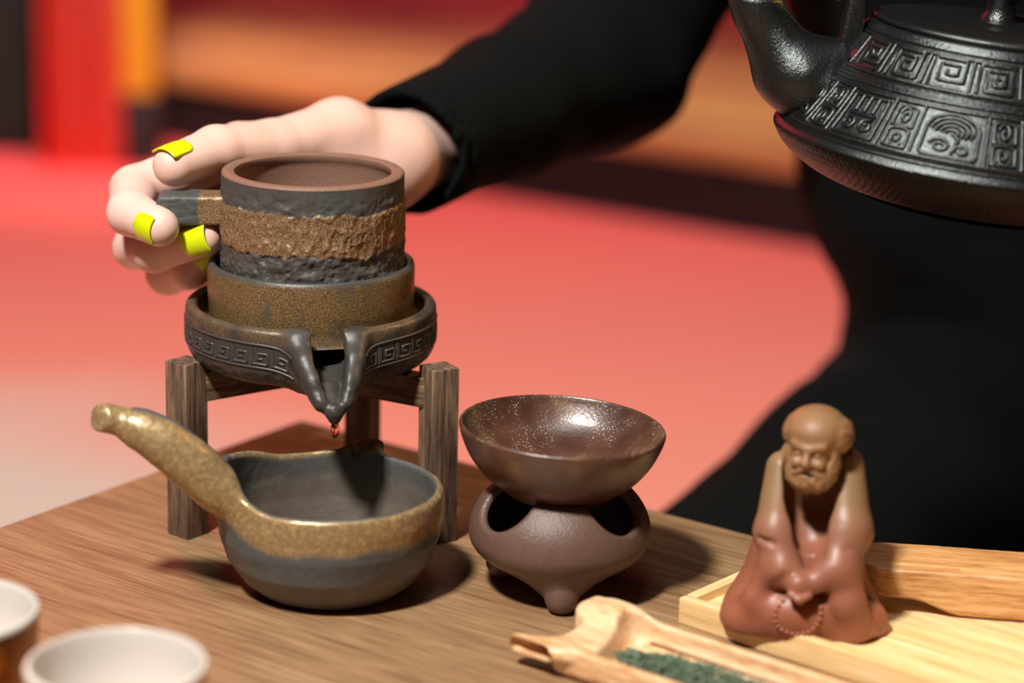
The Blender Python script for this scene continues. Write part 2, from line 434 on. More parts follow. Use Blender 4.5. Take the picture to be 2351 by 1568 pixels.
# ------------------------------------------------------------------ wooden Y stand
CX, CY = -0.083, 0.962
st = empty('wooden_stand', (CX, CY, 0)); tag(st, 'dark brown wooden stand with three square posts and Y rails under the spouted drip bowl', 'stand')
posts = [(-0.1338+0.002, 0.9400, 0.9), (-0.0302+0.001, 0.9405, 0.55), (-0.0650, 1.016, 1.2)]
hub = (-0.088, 0.972)
for (x, y, rz) in posts:
    bevel_box('post', (0.0122, 0.0122, 0.0745), M['stand'], st, (x-CX, y-CY, 0.03725), (0, 0, rz), bev=0.0007)
    dx, dy = x-hub[0], y-hub[1]; L = math.hypot(dx, dy)
    bevel_box('rail', (L, 0.009, 0.0125), M['rail'], st, ((x+hub[0])/2-CX, (y+hub[1])/2-CY, 0.0632), (0, 0, math.atan2(dy, dx)), bev=0.0006)

# ------------------------------------------------------------------ drip bowl with spout (mm, rim at z=0, spout toward -y)
RT = 51.5
def tray_sdf(P):
    r = np.hypot(P[:, 0], P[:, 1]); z = P[:, 2]
    body = smax(smax(r-RT, z-0.0, 3.0), -(z+25.0), 12.0)
    wedge = cap(P, (0, -38, -12), (0, -66, -21), 13.5, 7.5)
    wedge = smax(wedge, z-(-2.5-np.clip(-P[:, 1]-43, 0, 50)*0.64), 3.0)
    d = smin(body, wedge, 11.0)
    cav = smax(r-(RT-5.0), -(z+9.0), 2.5)
    d = smax(d, -cav, 2.0)
    # ridges that flank the channel
    for s in (-1, 1):
        rg = chain(P, [(s*13.6, -43.0, -4.2), (s*11.8, -49, -5.6), (s*9.4, -57, -10.5), (s*7.0, -64, -16.5), (s*5.0, -69.5, -23.5)], [2.4, 3.4, 3.6, 3.3, 2.8], 6)
        d = smin(d, rg, 3.5)
    ch = chain(P, [(0, -34, -9), (0, -50, -12), (0, -60, -17.5), (0, -71, -24)], [8.2, 6.8, 4.6, 2.6], 3)
    up = chain(P, [(0, -47, -3), (0, -60, -9), (0, -75, -19)], [7.0, 5.6, 4.0], 3)
    d = smax(d, -smin(ch, up, 3), 1.8)
    d = smin(d, cap(P, (0, -58, -22.0), (0, -71, -26.5), 4.2, 3.6), 2.0)
    d = smin(d, cap(P, (0.2, -71.5, -27), (0.3, -72, -29.5), 3.0, 1.9), 2.0)
    # hole under the collar
    d = smax(d, -box(P, (0, -36, -12.5), (8.6, 12, 4.4), 4.0), 1.0)
    # rough lower wall
    w = sstep(-16.5, -18.5, z)*sstep(30, 44, r)
    d = d+0.35*w*fbm(P, 0.45, 2, 5)
    return d
V, Q = sdf_mesh(tray_sdf, (-58, -82, -40), (58, 58, 8), 0.8)
r = np.hypot(V[:, 0], V[:, 1]); nz = fbm(V, 0.12, 3, 3)
colr = np.zeros((len(V), 3))
inner = sstep(-2.5, -6, V[:, 2])*(r < RT-4.4)*(V[:, 2] > -9.8)
lip = sstep(-7.0, -3.0, V[:, 2]+3.0*nz)*(V[:, 1] < 20)*0.45*sstep(12, 20, np.abs(V[:, 0]))*sstep(-0.3, 0.3, nz+0.1*(V[:, 0] < 0))
colr[:, 0] = np.clip(np.maximum(inner, lip), 0, 1)
colr[:, 1] = np.clip(0.15+0.6*nz, 0, 1)
TR = empty('drip_bowl', (CX, CY, 0.0955), (0, 0, math.radians(12)))
tag(TR, 'dark glazed drip bowl with pouring spout and engraved key pattern on the wooden stand', 'tea bowl')
mesh_obj('bowl', V, Q, M['trayglaze'], TR, col=colr)
# collar
prof = [(38.0, -9), (38.2, 0), (38.6, 12), (39.0, 16.2), (39.6, 17.0), (41.0, 17.2), (42.0, 16.4), (42.4, 14.5), (42.4, 4), (41.8, -4), (41.4, -8), (42.6, -9.6), (38, -9.8)]
prof = [tuple(p) for p in prof]
V, Q = lathe(prof, 160)
nz = fbm(V, 0.09, 3, 8); rr_ = np.hypot(V[:, 0], V[:, 1])
c = np.zeros((len(V), 3)); c[:, 0] = np.clip((0.95-1.6*np.maximum(nz, 0)*(nz > .25)), 0, 1)*(rr_ > 40.5)*(1-sstep(15.2, 16.6, V[:, 2])); c[:, 1] = 0.6
o = mesh_obj('collar', V, Q, M['trayglaze'], TR, col=c, angle=60); o['label'] = 'bronze glittering upright ring on the bowl'
# engraved meander: raised thin beads that follow the wall
def tray_grad(P):
    e = 0.2; return np.stack([(tray_sdf(P+e*np.eye(3)[k])-tray_sdf(P-e*np.eye(3)[k]))/(2*e) for k in range(3)], 1)
def trace(phi, z, r0=95.0):
    u = np.stack([np.sin(phi), -np.cos(phi)], 1)
    P = np.stack([u[:, 0]*r0, u[:, 1]*r0, z], 1)
    for i in range(60):
        d = tray_sdf(P); st_ = np.clip(d*0.7, -1, 6); P[:, 0] -= u[:, 0]*st_; P[:, 1] -= u[:, 1]*st_
    return P
def zmid(phi):
    return -10.8-7.5*np.exp(-(phi/math.radians(15))**2)
def ribbon_mesh(lines, surf, w, hgt):
    """each line: Nx2 param points -> low rounded bead on the surface"""
    Vs = []; Fs = []; base = 0
    for ln, closed in lines:
        P, N = surf(ln)
        T = np.gradient(P, axis=0)
        T /= np.maximum(np.linalg.norm(T, axis=1, keepdims=True), 1e-9)
        S = np.cross(N, T); S /= np.maximum(np.linalg.norm(S, axis=1, keepdims=True), 1e-9)
        prof_ = [(-0.62, -0.5), (-0.42, 0.7), (0, 1.0), (0.42, 0.7), (0.62, -0.5)]
        for a_, b_ in prof_: Vs.append(P+S*a_*w+N*b_*hgt)
        m = len(P); k = len(prof_)
        for j in range(k-1):
            for i in range(m-1):
                Fs.append((base+j*m+i, base+j*m+i+1, base+(j+1)*m+i+1, base+(j+1)*m+i))
        base += m*k
    return np.vstack(Vs), Fs
def densify(pts, step):
    out = []
    for a, b in zip(pts[:-1], pts[1:]):
        a = np.array(a, float); b = np.array(b, float); n = max(1, int(np.ceil(np.linalg.norm(b-a)/step)))
        for i in range(n): out.append(a+(b-a)*i/n)
    out.append(np.array(pts[-1], float)); return np.array(out)
ph = np.radians(np.linspace(-150, 150, 1201)); Pm = trace(ph, zmid(ph))
S = np.concatenate([[0], np.cumsum(np.linalg.norm(np.diff(Pm, axis=0), axis=1))]); S -= S[600]
def tray_surf(ln):
    phi = np.interp(ln[:, 0], S, ph); P = trace(phi, zmid(phi)+ln[:, 1]); g = tray_grad(P)
    return P, g/np.linalg.norm(g, axis=1, keepdims=True)
lines = []
cell = 9.0
key = [(0.06, 0.92), (0.06, 0.08), (0.80, 0.08), (0.80, 0.66), (0.34, 0.66), (0.34, 0.36), (0.58, 0.36)]
for side in (-1, 1):
    s0 = abs(float(np.interp(math.radians(side*15.5), ph, S)))
    for k in range(11):
        pts = [((s0+k*cell+p[0]*cell)*side if side > 0 else -(s0+(k+1)*cell)+p[0]*cell, (p[1]-0.5)*7.4) for p in key]
        lines.append((densify(pts, 0.6), False))
        x = side*(s0+k*cell+(cell*0.97))
        lines.append((densify([(x, -3.6), (x, 3.6)], 0.6), False))
    for tz in (-4.7, 4.7):
        lines.append((densify([(side*(s0-1.5), tz), (side*(s0+100), tz)], 0.8), False))
V, Fc = ribbon_mesh(lines, tray_surf, 1.0, 0.5)
c = np.zeros((len(V), 3)); c[:, 1] = 0.55
o = mesh_obj('key_pattern', V, Fc, M['trayglaze'], TR, col=c); o['kind'] = 'stuff'

# tea drop at the spout
V, Q = lathe([(0.0, -3.6), (0.7, -3.3), (1.25, -2.3), (1.6, -0.9), (1.75, 0.6), (1.5, 2.0), (0.9, 2.6), (0, 2.7)], 24)
tip = Matrix.Rotation(math.radians(12), 4, 'Z') @ Vector((0.0003, -0.072, 0))
o = mesh_obj('tea_drip', V, Q, M['tea'], loc=(CX+tip.x, CY+tip.y, 0.0955-0.0333)); tag(o, 'clear drop of tea leaving the tip of the dark spout', 'tea drop')

# ------------------------------------------------------------------ cup with stick handle
CU = empty('handled_cup', (CX+0.0008, CY-0.002, 0.1045))
tag(CU, 'dark rough stoneware cup with a bronze band and stick handle, held over the drip bowl', 'cup')
H = 46.0; RC = 37.4
n1_, n2_ = 420, 120
zz = np.linspace(0, 1, n2_)
th_ = np.linspace(0, 2*math.pi, n1_, endpoint=False)
Z, TH = np.meshgrid(zz*(H-1.2), th_)
Pn = np.stack([np.cos(TH)*RC, np.sin(TH)*RC, Z], -1).reshape(-1, 3)
b1 = 34.3+1.6*fbm(Pn, 0.08, 2, 11)+1.0*fbm(Pn*A(1, 1, .2), 0.7, 2, 12)     # dark above
b0 = 18.0+2.2*fbm(Pn, 0.07, 2, 13)+1.3*fbm(Pn*A(1, 1, .2), 0.6, 2, 14)
mid = sstep(-0.5, 0.5, Pn[:, 2]-b0)*(1-sstep(-0.5, 0.5, Pn[:, 2]-b1))
top = sstep(-0.5, 0.5, Pn[:, 2]-b1)
rgh = 1.6*fbm(Pn, 0.30, 4, 15)*(1-mid)*(1-0.55*top)*(1-sstep(38, 43, Pn[:, 2]))
q = Pn*A(1, 1, 0.42); ridg = (1-np.abs(fbm(q, 0.38, 3, 16)))**3
rgh += mid*(1.15*ridg-0.3+0.35*fbm(q, 0.16, 2, 17))
rgh += 0.25*top*fbm(Pn*A(1, 1, .35), 0.7, 3, 19)*(1-sstep(41, 44, Pn[:, 2]))
rad = RC-0.35+rgh-0.5*(1-sstep(0, 2.5, Pn[:, 2]))
outer = np.stack([np.cos(TH.ravel())*rad, np.sin(TH.ravel())*rad, Pn[:, 2]], 1).reshape(n1_, n2_, 3)
cc = np.zeros((n1_, n2_, 3)); cc[:, :, 0] = mid.reshape(n1_, n2_)*0.95
cc[:, :, 1] = np.clip(0.3+0.9*fbm(Pn, 0.1, 2, 18), 0, 1).reshape(n1_, n2_)
bot = np.stack([np.cos(TH[:, :1]).ravel()*0.01, np.sin(TH[:, :1]).ravel()*0.01, np.zeros(n1_)], 1)[:, None]
Vg = np.concatenate([bot, outer], 1); Cg = np.concatenate([cc[:, :1], cc], 1); m_ = Vg.shape[1]
Q = np.array([(i*m_+k, ((i+1) % n1_)*m_+k, ((i+1) % n1_)*m_+k+1, i*m_+k+1) for i in range(n1_) for k in range(m_-1)])
mesh_obj('cup_wall', Vg.reshape(-1, 3), Q, M['cupglaze'], CU, col=Cg.reshape(-1, 3))
V, Q = lathe([(36.9, H-1.6), (36.8, H-0.7), (36.0, H-0.1), (34.8, H), (32.6, H-0.1), (31.8, H-0.6), (31.6, H-2.2), (32.6, H-3.4), (33.2, H-6), (33.2, 8), (31, 4.5), (0, 4)], 160)
o = mesh_obj('rim_and_inside', V, Q, M['clay_in'], CU, angle=50); o['label'] = 'reddish brown inner clay and rim'
def handle_sdf(P):
    ax = sstep(-36, -64, P[:, 0]); 
    d = box(P, (-49.5, 0, 29.6+0), (15.5, 7.2, 6.2), 1.8)
    d = smax(d, (P[:, 0]*-1-63.0)+np.abs(P[:, 2]-31)*0.25, 1.5)
    d = smax(d, -(P[:, 2]-(24.0-0.06*(-36-P[:, 0]))), 1.0)
    d = d+0.45*fbm(P*A(0.25, 1, 1), 0.5, 3, 21)*sstep(-44, -48, P[:, 0])+0.2*fbm(P, 0.6, 2, 22)
    d = smax(d, -cap(P, (-58.8, -14, 28.6), (-58.8, -3, 28.6), 0.95, 0.95), 0.3)
    return d
V, Q = sdf_mesh(handle_sdf, (-70, -12, 18), (-30, 12, 40), 0.5)
c = np.zeros((len(V), 3)); c[:, 0] = sstep(-46.5, -45, V[:, 0]+0.8*fbm(V, .3, 2, 4)); c[:, 1] = 0.7
mesh_obj('stick_handle', V, Q, M['cupglaze'], CU, col=c, rot=(0, 0, math.radians(4)))

# ------------------------------------------------------------------ pitcher with handle (mm, base centre)
PX, PY = -0.0690, 0.885
def pit_rim(x, y):
    a = np.arctan2(y, x)
    return 42.0+8.5*sstep(-18, -46, x)+1.5*sstep(0, -35, y)*0+2.0*np.exp(-((np.degrees(a)-80)/16)**2)
def pit_prof(z):   # outer radius by height
    zs = [-3, 0, 1.2, 6, 14, 24, 34, 42, 60]; rs = [22, 26.0, 28.5, 34, 39.5, 42.6, 43.8, 43.6, 42.8]
    return np.interp(z, zs, rs)
HP = spline([(-30, -14, 39), (-41, -21, 47), (-50, -23, 56.5), (-61, -23.5, 65.5), (-70, -23.5, 70.6), (-76, -23.5, 72.8), (-81.5, -24.5, 75.6)], 3)
HR = np.interp(np.linspace(0, 6, len(HP)), [0, 1, 2, 3, 4, 5, 6], [6, 9.0, 9.4, 8.8, 7.4, 4.9, 4.0])
def pit_sdf(P):
    x, y, z = P.T; r = np.hypot(x*0.99, y*1.02)
    out = (r-pit_prof(z)); inn = (r-(pit_prof(z)-3.6))
    rim = z-pit_rim(x, y)
    solid = smax(smax(out, -z, 2.0), rim, 3.0)
    hd = chain(P, list(HP), list(HR), 1.5)
    hd = np.minimum(hd, 60)
    kn = smax(cap(P, (-81, -23.0, 73.6), (-86, -30, 77.0), 5.3, 5.3), ((P-A(-84.0, -27.2, 75.6))@A(-0.56, -0.74, 0.36)), 1.4)
    hd = smin(hd, kn, 2.2)
    # pouring lip at the back
    lip = smax(cap(P, (9, 34, 34), (12, 47, 45), 10, 6.5), z-(44.0), 1.5)
    d = smin(solid, hd, 9.0)
    d = smin(d, lip, 4.0)
    cav = smax(inn, -(z-4.5), 5.0)
    d = smax(d, -cav, 1.8)
    d = smax(d, -cap(P, (9, 30, 44), (13, 54, 52), 7.2, 5.0), 1.2)
    d = d+0.28*fbm(P, 0.16, 2, 31)*(r > 40)
    return d
V, Q = sdf_mesh(pit_sdf, (-94, -50, -5), (50, 60, 86), 0.9)
x, y, z = V.T; r = np.hypot(x, y)
hcol = np.maximum(pit_rim(x, y)-z, 0); nz = fbm(V, 0.10, 3, 33)
outside = sstep(-0.6, 0.6, r-(pit_prof(z)-1.8))
br = outside*(1-sstep(11.0, 16.5, hcol+3*nz)); onh = sstep(-44, -47, x)*(z > 36)
dh = np.min(np.linalg.norm(V[:, None, :]-HP[None, ::2], axis=2), axis=1)
back = sstep(2.0, 5.5, (y+24.5)*0.8+0.2*(z-52))*(x < -34)*(x > -72)
br = np.maximum(br, onh)*(1-back)*(1-0.0*nz)
br = np.maximum(br, (1-outside)*sstep(3.0, 0.5, hcol)*(y > 10)*(x < 5)*0.8)
bl = outside*sstep(10, 16, hcol)*(1-sstep(20, 34, hcol+3*nz))+back+(1-outside)*(1-sstep(4, 14, hcol))*0.6
c = np.stack([np.clip(br, 0, 1), np.clip(bl, 0, 1), 0*br], 1)
PT = mesh_obj('tea_pitcher', V, Q, M['pitglaze'], col=c, loc=(PX, PY, 0))
tag(PT, 'grey and bronze glazed pitcher with a gourd-stem handle, below the spout', 'pitcher')

# ------------------------------------------------------------------ burner with bowl
BX, BY = 0.0205, 0.888
def burner_sdf(P):
    x, y, z = P.T; r = np.hypot(x, y); zc = z-24.0
    hh = np.where(zc > 0, 27.0, 16.5)
    def el(R_, dh):
        k0 = np.sqrt((r/R_)**2+(zc/(hh+dh))**2); k1 = np.sqrt((r/R_**2)**2+(zc/(hh+dh)**2)**2)
        return k0*(k0-1)/np.maximum(k1, 1e-4)
    d = el(35.6, 0)
    for k in range(3):
        a = math.radians(-90+120*k+2)
        c_, s_ = math.cos(a), math.sin(a)
        d = smin(d, cap(P, (c_*18, s_*18, 14), (c_*25.0, s_*25.0, 6.4), 14.5, 6.6), 8.0)
    d = smax(d, -el(32.0, -3.5), 1.2)
    d = smax(d, z-43.0, 1.5)
    for k in range(3):
        a = math.radians(-138+k*102) if k < 2 else math.radians(90)
        a = [math.radians(-143), math.radians(-40), math.radians(90)][k]
        c_, s_ = math.cos(a), math.sin(a)
        q = np.stack([x*c_+y*s_, -x*s_+y*c_, z], 1)
        d = smax(d, -ell(q, (29, 0, 43), (15, 12.5, 12.5)), 2.2)
    d = smax(d, -z, 0.5)
    return d
V, Q = sdf_mesh(burner_sdf, (-42, -42, -3), (42, 42, 50), 0.75)
BU = empty('clay_burner', (BX, BY, 0)); tag(BU, 'round three-footed brown clay burner right of the pitcher', 'burner')
mesh_obj('burner_body', V, Q, M['burner'], BU)
prof = [(14, -26.5), (19, -27), (22, -25.5), (24, -23.5), (30, -19.0), (35.2, -12.5), (38.4, -6), (39.9, -1.4), (39.9, 0), (39.4, 0.6), (38.6, 0.4), (37.2, -3), (33.5, -9), (27, -13.6), (18, -16.6), (8, -17.8), (0, -18.0)]
pp = spline([(a, 0, b) for a, b in prof], 4)[:, [0, 2]]
V, Q = lathe([tuple(p) for p in pp]+[(0, -18.0)], 140)
vin = np.zeros((len(V), 3)); rr_ = np.hypot(V[:, 0], V[:, 1])
vin[:, 0] = (V[:, 2] > np.interp(rr_, [0, 8, 18, 27, 33.5, 37.2, 38.8], [-19, -19, -18, -15, -10.6, -4.5, 0.1])).astype(float)
o = mesh_obj('strainer_bowl', V, Q, M['strainer'], col=vin, loc=(BX-0.0002, BY, 0.0668), rot=(0, math.radians(2.6), 0))
tag(o, 'glossy speckled brown bowl resting on the clay burner', 'bowl')

# ------------------------------------------------------------------ bamboo tray
BA = math.radians(-40.5)
bt = empty('bamboo_tray', (0.0655, 0.8555, 0), (0, 0, BA)); tag(bt, 'pale bamboo tray with a low rim under the clay monk figurine', 'tray')
BL, BW, BH = 0.29, 0.098, 0.0105
bevel_box('tray_floor', (BL-0.004, BW-0.004, 0.0065), M['bamboo'], bt, (BL/2, BW/2, 0.0035), bev=0.0003)
bevel_box('rim', (BL, 0.005, BH), M['bamboo'], bt, (BL/2, 0.0025, BH/2), bev=0.0009)
bevel_box('rim', (BL, 0.005, BH), M['bamboo'], bt, (BL/2, BW-0.0025, BH/2), bev=0.0009)
bevel_box('rim', (BW-0.0098, 0.005, BH), M['bamboo'], bt, (0.0025, BW/2, BH/2), (0, 0, math.pi/2), bev=0.0009)
bevel_box('rim', (BW-0.0098, 0.005, BH), M['bamboo'], bt, (BL-0.0025, BW/2, BH/2), (0, 0, math.pi/2), bev=0.0009)

# ------------------------------------------------------------------ wooden tool behind the figurine
def tool_sdf(P):
    x, y, z = P.T
    d = box(P, (48, 0, 10.0), (62, 15.5, 10.0), 3.0)
    d = smax(d, np.hypot(np.minimum(x-2, 0), y)-15.5, 2.0)
    d = smax(d, z-(19.5-0.008*y*y), 1.5)
    d = smax(d, -(z-(6.0-0.00001*x)*sstep(30, 8, x)*1.0-0.0), 2.0)
    d = smax(d, -cap(P, (52, -34, -8), (110, -30, -6), 10, 16), 2.0)
    return d+0.15*fbm(P, .4, 2, 3)
V, Q = sdf_mesh(tool_sdf, (-20, -20, -4), (116, 20, 24), 1.0)
o = mesh_obj('wooden_scoop_handle', V, Q, M['tool'], loc=(0.1465, 0.8685, 0.0068), rot=(0, 0, math.radians(-8)))
tag(o, 'thick light brown carved wooden piece lying behind the figurine', 'wooden tool')

# ------------------------------------------------------------------ tea scoop
SA = math.radians(-39)
def scoop_sdf(P):
    x, y, z = P.T      # x along, y across (0 = near), z up
    d = box(P, (84, 19.5, 9.5), (84, 19.0, 9.5), 5.0)
    d = smin(d, box(P, (5, 31, 9.5), (12, 7.5, 9.5), 4.5), 4)
    rimz = 12.5+5.5*sstep(20, 30, y)*sstep(26, 6, x)+2.5*sstep(12, 34, y)
    d = smax(d, z-rimz, 1.5)
    q = P-A(-1, 0, 9.6); c_, s_ = math.cos(0.45), math.sin(0.45)
    q = np.stack([q[:, 0]*c_+q[:, 1]*s_, -q[:, 0]*s_+q[:, 1]*c_, q[:, 2]], 1)
    d = smin(d, box(q, (0, 0, 0), (13, 6.5, 3.0), 2.9), 2.5)
    inn = box(P, (94, 19.8, 16), (84-2, 15.8, 12.2), 8.0)
    inn = smax(inn, -(x-(14.0+0.3*(16-z)-0.25*(y-20))), 2.0)
    d = smax(d, -inn, 1.6)
    return d
V, Q = sdf_mesh(scoop_sdf, (-24, -4, -3), (172, 46, 24), 1.0)
SCP = (0.0146, 0.8046, 0)
o = mesh_obj('tea_scoop', V, Q, M['scoop'], loc=SCP, rot=(0, 0, SA)); tag(o, 'honey coloured wooden tea scoop holding green leaves in front of the bamboo tray', 'tea scoop')
# tea leaves : a heap of thin curled strips
rnd = random.Random(5); Vs = []; Fs = []; bidx = 0
for i in range(1500):
    u = rnd.random(); x0 = 22+86*u**0.9; wy = 10*(1-((u-0.45)/0.62)**2)
    y0 = 16.5+wy*rnd.uniform(-1, 1)-2*u; hgt = 8.5*(1-((y0-16.5)/16)**2)*(1-((u-0.42)/0.66)**2)
    z0 = 4.2+max(0.2, hgt)*rnd.random()**0.35
    a = rnd.uniform(0, math.pi*2); el_ = rnd.gauss(0, 0.35) if rnd.random() > .03 else rnd.uniform(.6, 1.2); Ln = rnd.uniform(3, 8)
    dv = A(math.cos(a)*math.cos(el_), math.sin(a)*math.cos(el_), math.sin(el_))
    sd = A(-math.sin(a), math.cos(a), 0); nn = np.cross(dv, sd)
    k = rnd.uniform(-.35, .35); wv = rnd.uniform(.35, .75)
    pts = [A(x0, y0, z0)+dv*Ln*(s-.5)+(sd*k+nn*0.3)*Ln*(4*s*(1-s))*0.5 for s in (0, .33, .66, 1)]
    for j, p in enumerate(pts):
        w_ = wv*(0.35, 1, .9, .25)[j]
        Vs += [p+sd*w_, p+nn*w_*.8, p-sd*w_]
    for j in range(3):
        q0 = bidx+3*j
        Fs += [(q0, q0+1, q0+4, q0+3), (q0+1, q0+2, q0+5, q0+4), (q0+2, q0, q0+3, q0+5)]
    bidx += 12
o = mesh_obj('tea_leaves', Vs, Fs, M['leaf'], loc=SCP, rot=(0, 0, SA)); o['kind'] = 'stuff'; tag(o, 'heap of dark green twisted tea leaves in the wooden scoop', 'tea leaves')

# ------------------------------------------------------------------ monk figurine (mm)
FG = empty('monk_figurine', (0.1108, 0.8475, 0.0066), (0, 0, math.radians(-3)))
tag(FG, 'brown clay figurine of a seated bearded monk with prayer beads', 'figurine')
def robe_sdf(P):
    x, y, z = P.T
    d = cap(P, (1, 5, 4), (2.5, 4, 58.5), 26.0, 14.2)
    d = smin(d, ell(P, (0, -3, 5), (29, 21, 10)), 9)
    d = smin(d, ell(P, (-19.5, -11, 4), (11, 9, 7)), 5)
    d = smin(d, ell(P, (19.5, -12, 4.5), (12, 9, 8.5)), 6)
    d = smin(d, ell(P, (-3, -17, 9.5), (16, 10.5, 10)), 4)
    la = chain(P, [(-9.5, -3, 60), (-11.5, -12, 38), (-8.5, -20, 26.5), (-2.5, -24, 23.5)], [6.5, 8.0, 6.2, 4.2], 3)
    ra = chain(P, [(13.0, -2, 62), (14.2, -12, 40), (10, -21, 28), (1.5, -24.5, 23.5)], [7.0, 9.2, 6.8, 4.2], 3)
    d = smin(d, la, 2.6); d = smin(d, ra, 2.6)
    d = smin(d, chain(P, [(-13, -17, 27), (-18, -17, 14), (-22, -14, 5)], [5, 4.5, 5], 3), 4)
    d = smin(d, chain(P, [(13, -20, 28), (15, -22, 16), (19, -20, 6)], [6.5, 6.5, 6.5], 3), 3.5)
    # dark hollow below the beard
    d = smax(d, -chain(P, [(0.5, -8, 60), (0, -8, 48), (0.5, -12, 40), (1.5, -22, 35)], [10.8, 10.4, 8.0, 4.6], 3), 1.2)
    d = smax(d, -ell(P, (0, -12, 72), (12.5, 13, 13)), 2.0)
    # collar fold and creases
    d = smax(d, -chain(P, [(-5, -30, 31), (-12, -27, 22), (-19, -24, 14)], [2.2, 2.0, 1.0], 2)*1.0, 1.8)
    d = smax(d, -chain(P, [(3, -31, 21), (9, -30, 13), (13, -29, 6)], [1.6, 1.8, 1.2], 2), 1.8)
    d = smax(d, -chain(P, [(-17.5, -17, 37.5), (-13, -21, 37.0)], [0.5, 0.6], 1), 2.2)
    d = smax(d, -chain(P, [(13, -22.5, 35.5), (18, -19, 39)], [0.5, 0.5], 1), 2.4)
    for k_, (xa, xb) in enumerate(((24, 29), (20, 22))):
        d = smax(d, -chain(P, [(xa-3, -14+6*k_, 30), (xa+1, -15+5*k_, 18), (xb+3, -16+5*k_, 5)], [0.4, 1.0, 1.2], 2), 2.5)
    # cupped hands
    d = smin(d, ell(P, (-3.2, -26.5, 22.5), (4.6, 3.6, 5.2)), 0.9)
    d = smin(d, chain(P, [(-6.0, -29, 20.5), (-3, -30.3, 19), (0.5, -29, 20.5)], [1.5, 1.5, 1.4], 1), 0.7)
    d = smax(d, -z, 0.8)
    return d
V, Q = sdf_mesh(robe_sdf, (-40, -38, -3), (42, 38, 76), 0.85)
mesh_obj('robe', V, Q, M['figure'], FG)
def head_sdf(P):
    a = math.radians(-20); ca, sa = math.cos(a), math.sin(a); c0 = A(1.0, -9, 0)
    P = P-A(0, 0, 6.5); q = (P-c0)*A(1.07, 1, 1); q = np.stack([q[:, 0]*ca+q[:, 1]*sa, -q[:, 0]*sa+q[:, 1]*ca, q[:, 2]], 1); x, y, z = q.T
    q = q  # local: face toward -y
    d = ell(q, (0, 1.5, 70.5), (12.2, 12.6, 8.8))
    d = smin(d, ell(q, (0, -2.5, 63.5), (8.8, 8.4, 9)), 3)
    hair = np.minimum(ell(q, (-9.6, 1.5, 69), (3.6, 7.0, 5.0)), ell(q, (10.2, 3.0, 68.8), (4.0, 8, 6.0)))
    hair = hair+0.55*fbm(P, 0.6, 3, 41)
    d = smin(d, hair, 1.8)
    d = smin(d, cap(q, (-5.8, -9.0, 67.4), (-1.2, -10.6, 66.3), 1.5, 1.5), 1.4)
    d = smin(d, cap(q, (5.8, -9.0, 67.4), (1.2, -10.6, 66.3), 1.5, 1.5), 1.4)
    for s in (-1, 1):
        d = smax(d, -ell(q, (s*3.8, -11.6, 64.2), (2.3, 2.0, 1.3)), 0.7)
        d = smin(d, ell(q, (s*3.8, -9.7, 64.1), (1.4, 1.1, 0.9)), 0.3)
        d = smin(d, ell(q, (s*4.4, -9.4, 60.6), (2.6, 2.2, 2.2)), 1.2)
    d = smin(d, chain(q, [(0, -10.6, 65.8), (0, -12.6, 61.4)], [1.1, 1.9], 1), 0.9)
    d = smin(d, np.minimum(sph(q, (-1.9, -11.3, 60.9), 1.2), sph(q, (1.9, -11.3, 60.9), 1.2)), 0.6)
    be = ell(q, (0, -3.2, 56.2), (10.4, 7.6, 7.4)); be = smin(be, ell(q, (0, -6.5, 53), (7.5, 4.5, 4.2)), 3)
    be = smin(be, np.minimum(ell(q, (-8.4, -2, 61), (2.6, 4.5, 6)), ell(q, (8.4, -2, 61), (2.6, 4.5, 6))), 2)
    be = be+0.9*fbm(P*A(1, 1, 0.6), 0.55, 3, 43)
    be = smax(be, -ell(q, (0, -12.0, 57.2), (3.1, 2.2, 1.0)), 0.5)
    d = smin(d, be, 0.8)
    mu = np.minimum(cap(q, (-0.6, -11.4, 59.0), (-5.4, -9.4, 56.2), 1.15, 0.8), cap(q, (0.6, -11.4, 59.0), (5.4, -9.4, 56.2), 1.15, 0.8))
    d = smin(d, mu+0.2*fbm(P, 1.0, 2, 44), 0.5)
    d = smin(d, ell(q, (0, -10.6, 55.6), (2.0, 1.2, 0.9)), 0.4)
    return d
V, Q = sdf_mesh(head_sdf, (-18, -26, 48), (22, 12, 92), 0.42)
mesh_obj('head', V, Q, M['figure_head'], FG)
# prayer beads: one part each
bl_ = spline([(-7.0, -27.6, 17.5), (-11.0, -27.4, 12.5), (-10.0, -27.8, 7.0), (-5.0, -27.6, 4.4), (0.5, -28.0, 5.0), (4.5, -28.0, 9.0), (5.6, -28.5, 15.0), (5.2, -28.8, 18.0)], 20)
sl = np.concatenate([[0], np.cumsum(np.linalg.norm(np.diff(bl_, axis=0), axis=1))])
Vb, Qb = lathe([(0, -1.0), (0.72, -0.7), (1.0, 0), (0.72, 0.7), (0, 1.0)], 12); bme = None
nb_ = int(sl[-1]/2.05)
pts = np.stack([np.interp(np.arange(nb_)*2.05, sl, bl_[:, k]) for k in range(3)], 1)
for it in range(40):      # settle onto the robe
    d = robe_sdf(pts); pts[:, 1] += np.clip(d+0.0, -0.6, 0.6)
for p in pts:
    if bme is None: b0_ = mesh_obj('bead', Vb, Qb, M['figure'], FG); bme = b0_.data; b0_.location = tuple(p*0.001)
    else:
        b1_ = b0_.copy(); COL.objects.link(b1_); b1_.location = tuple(p*0.001)

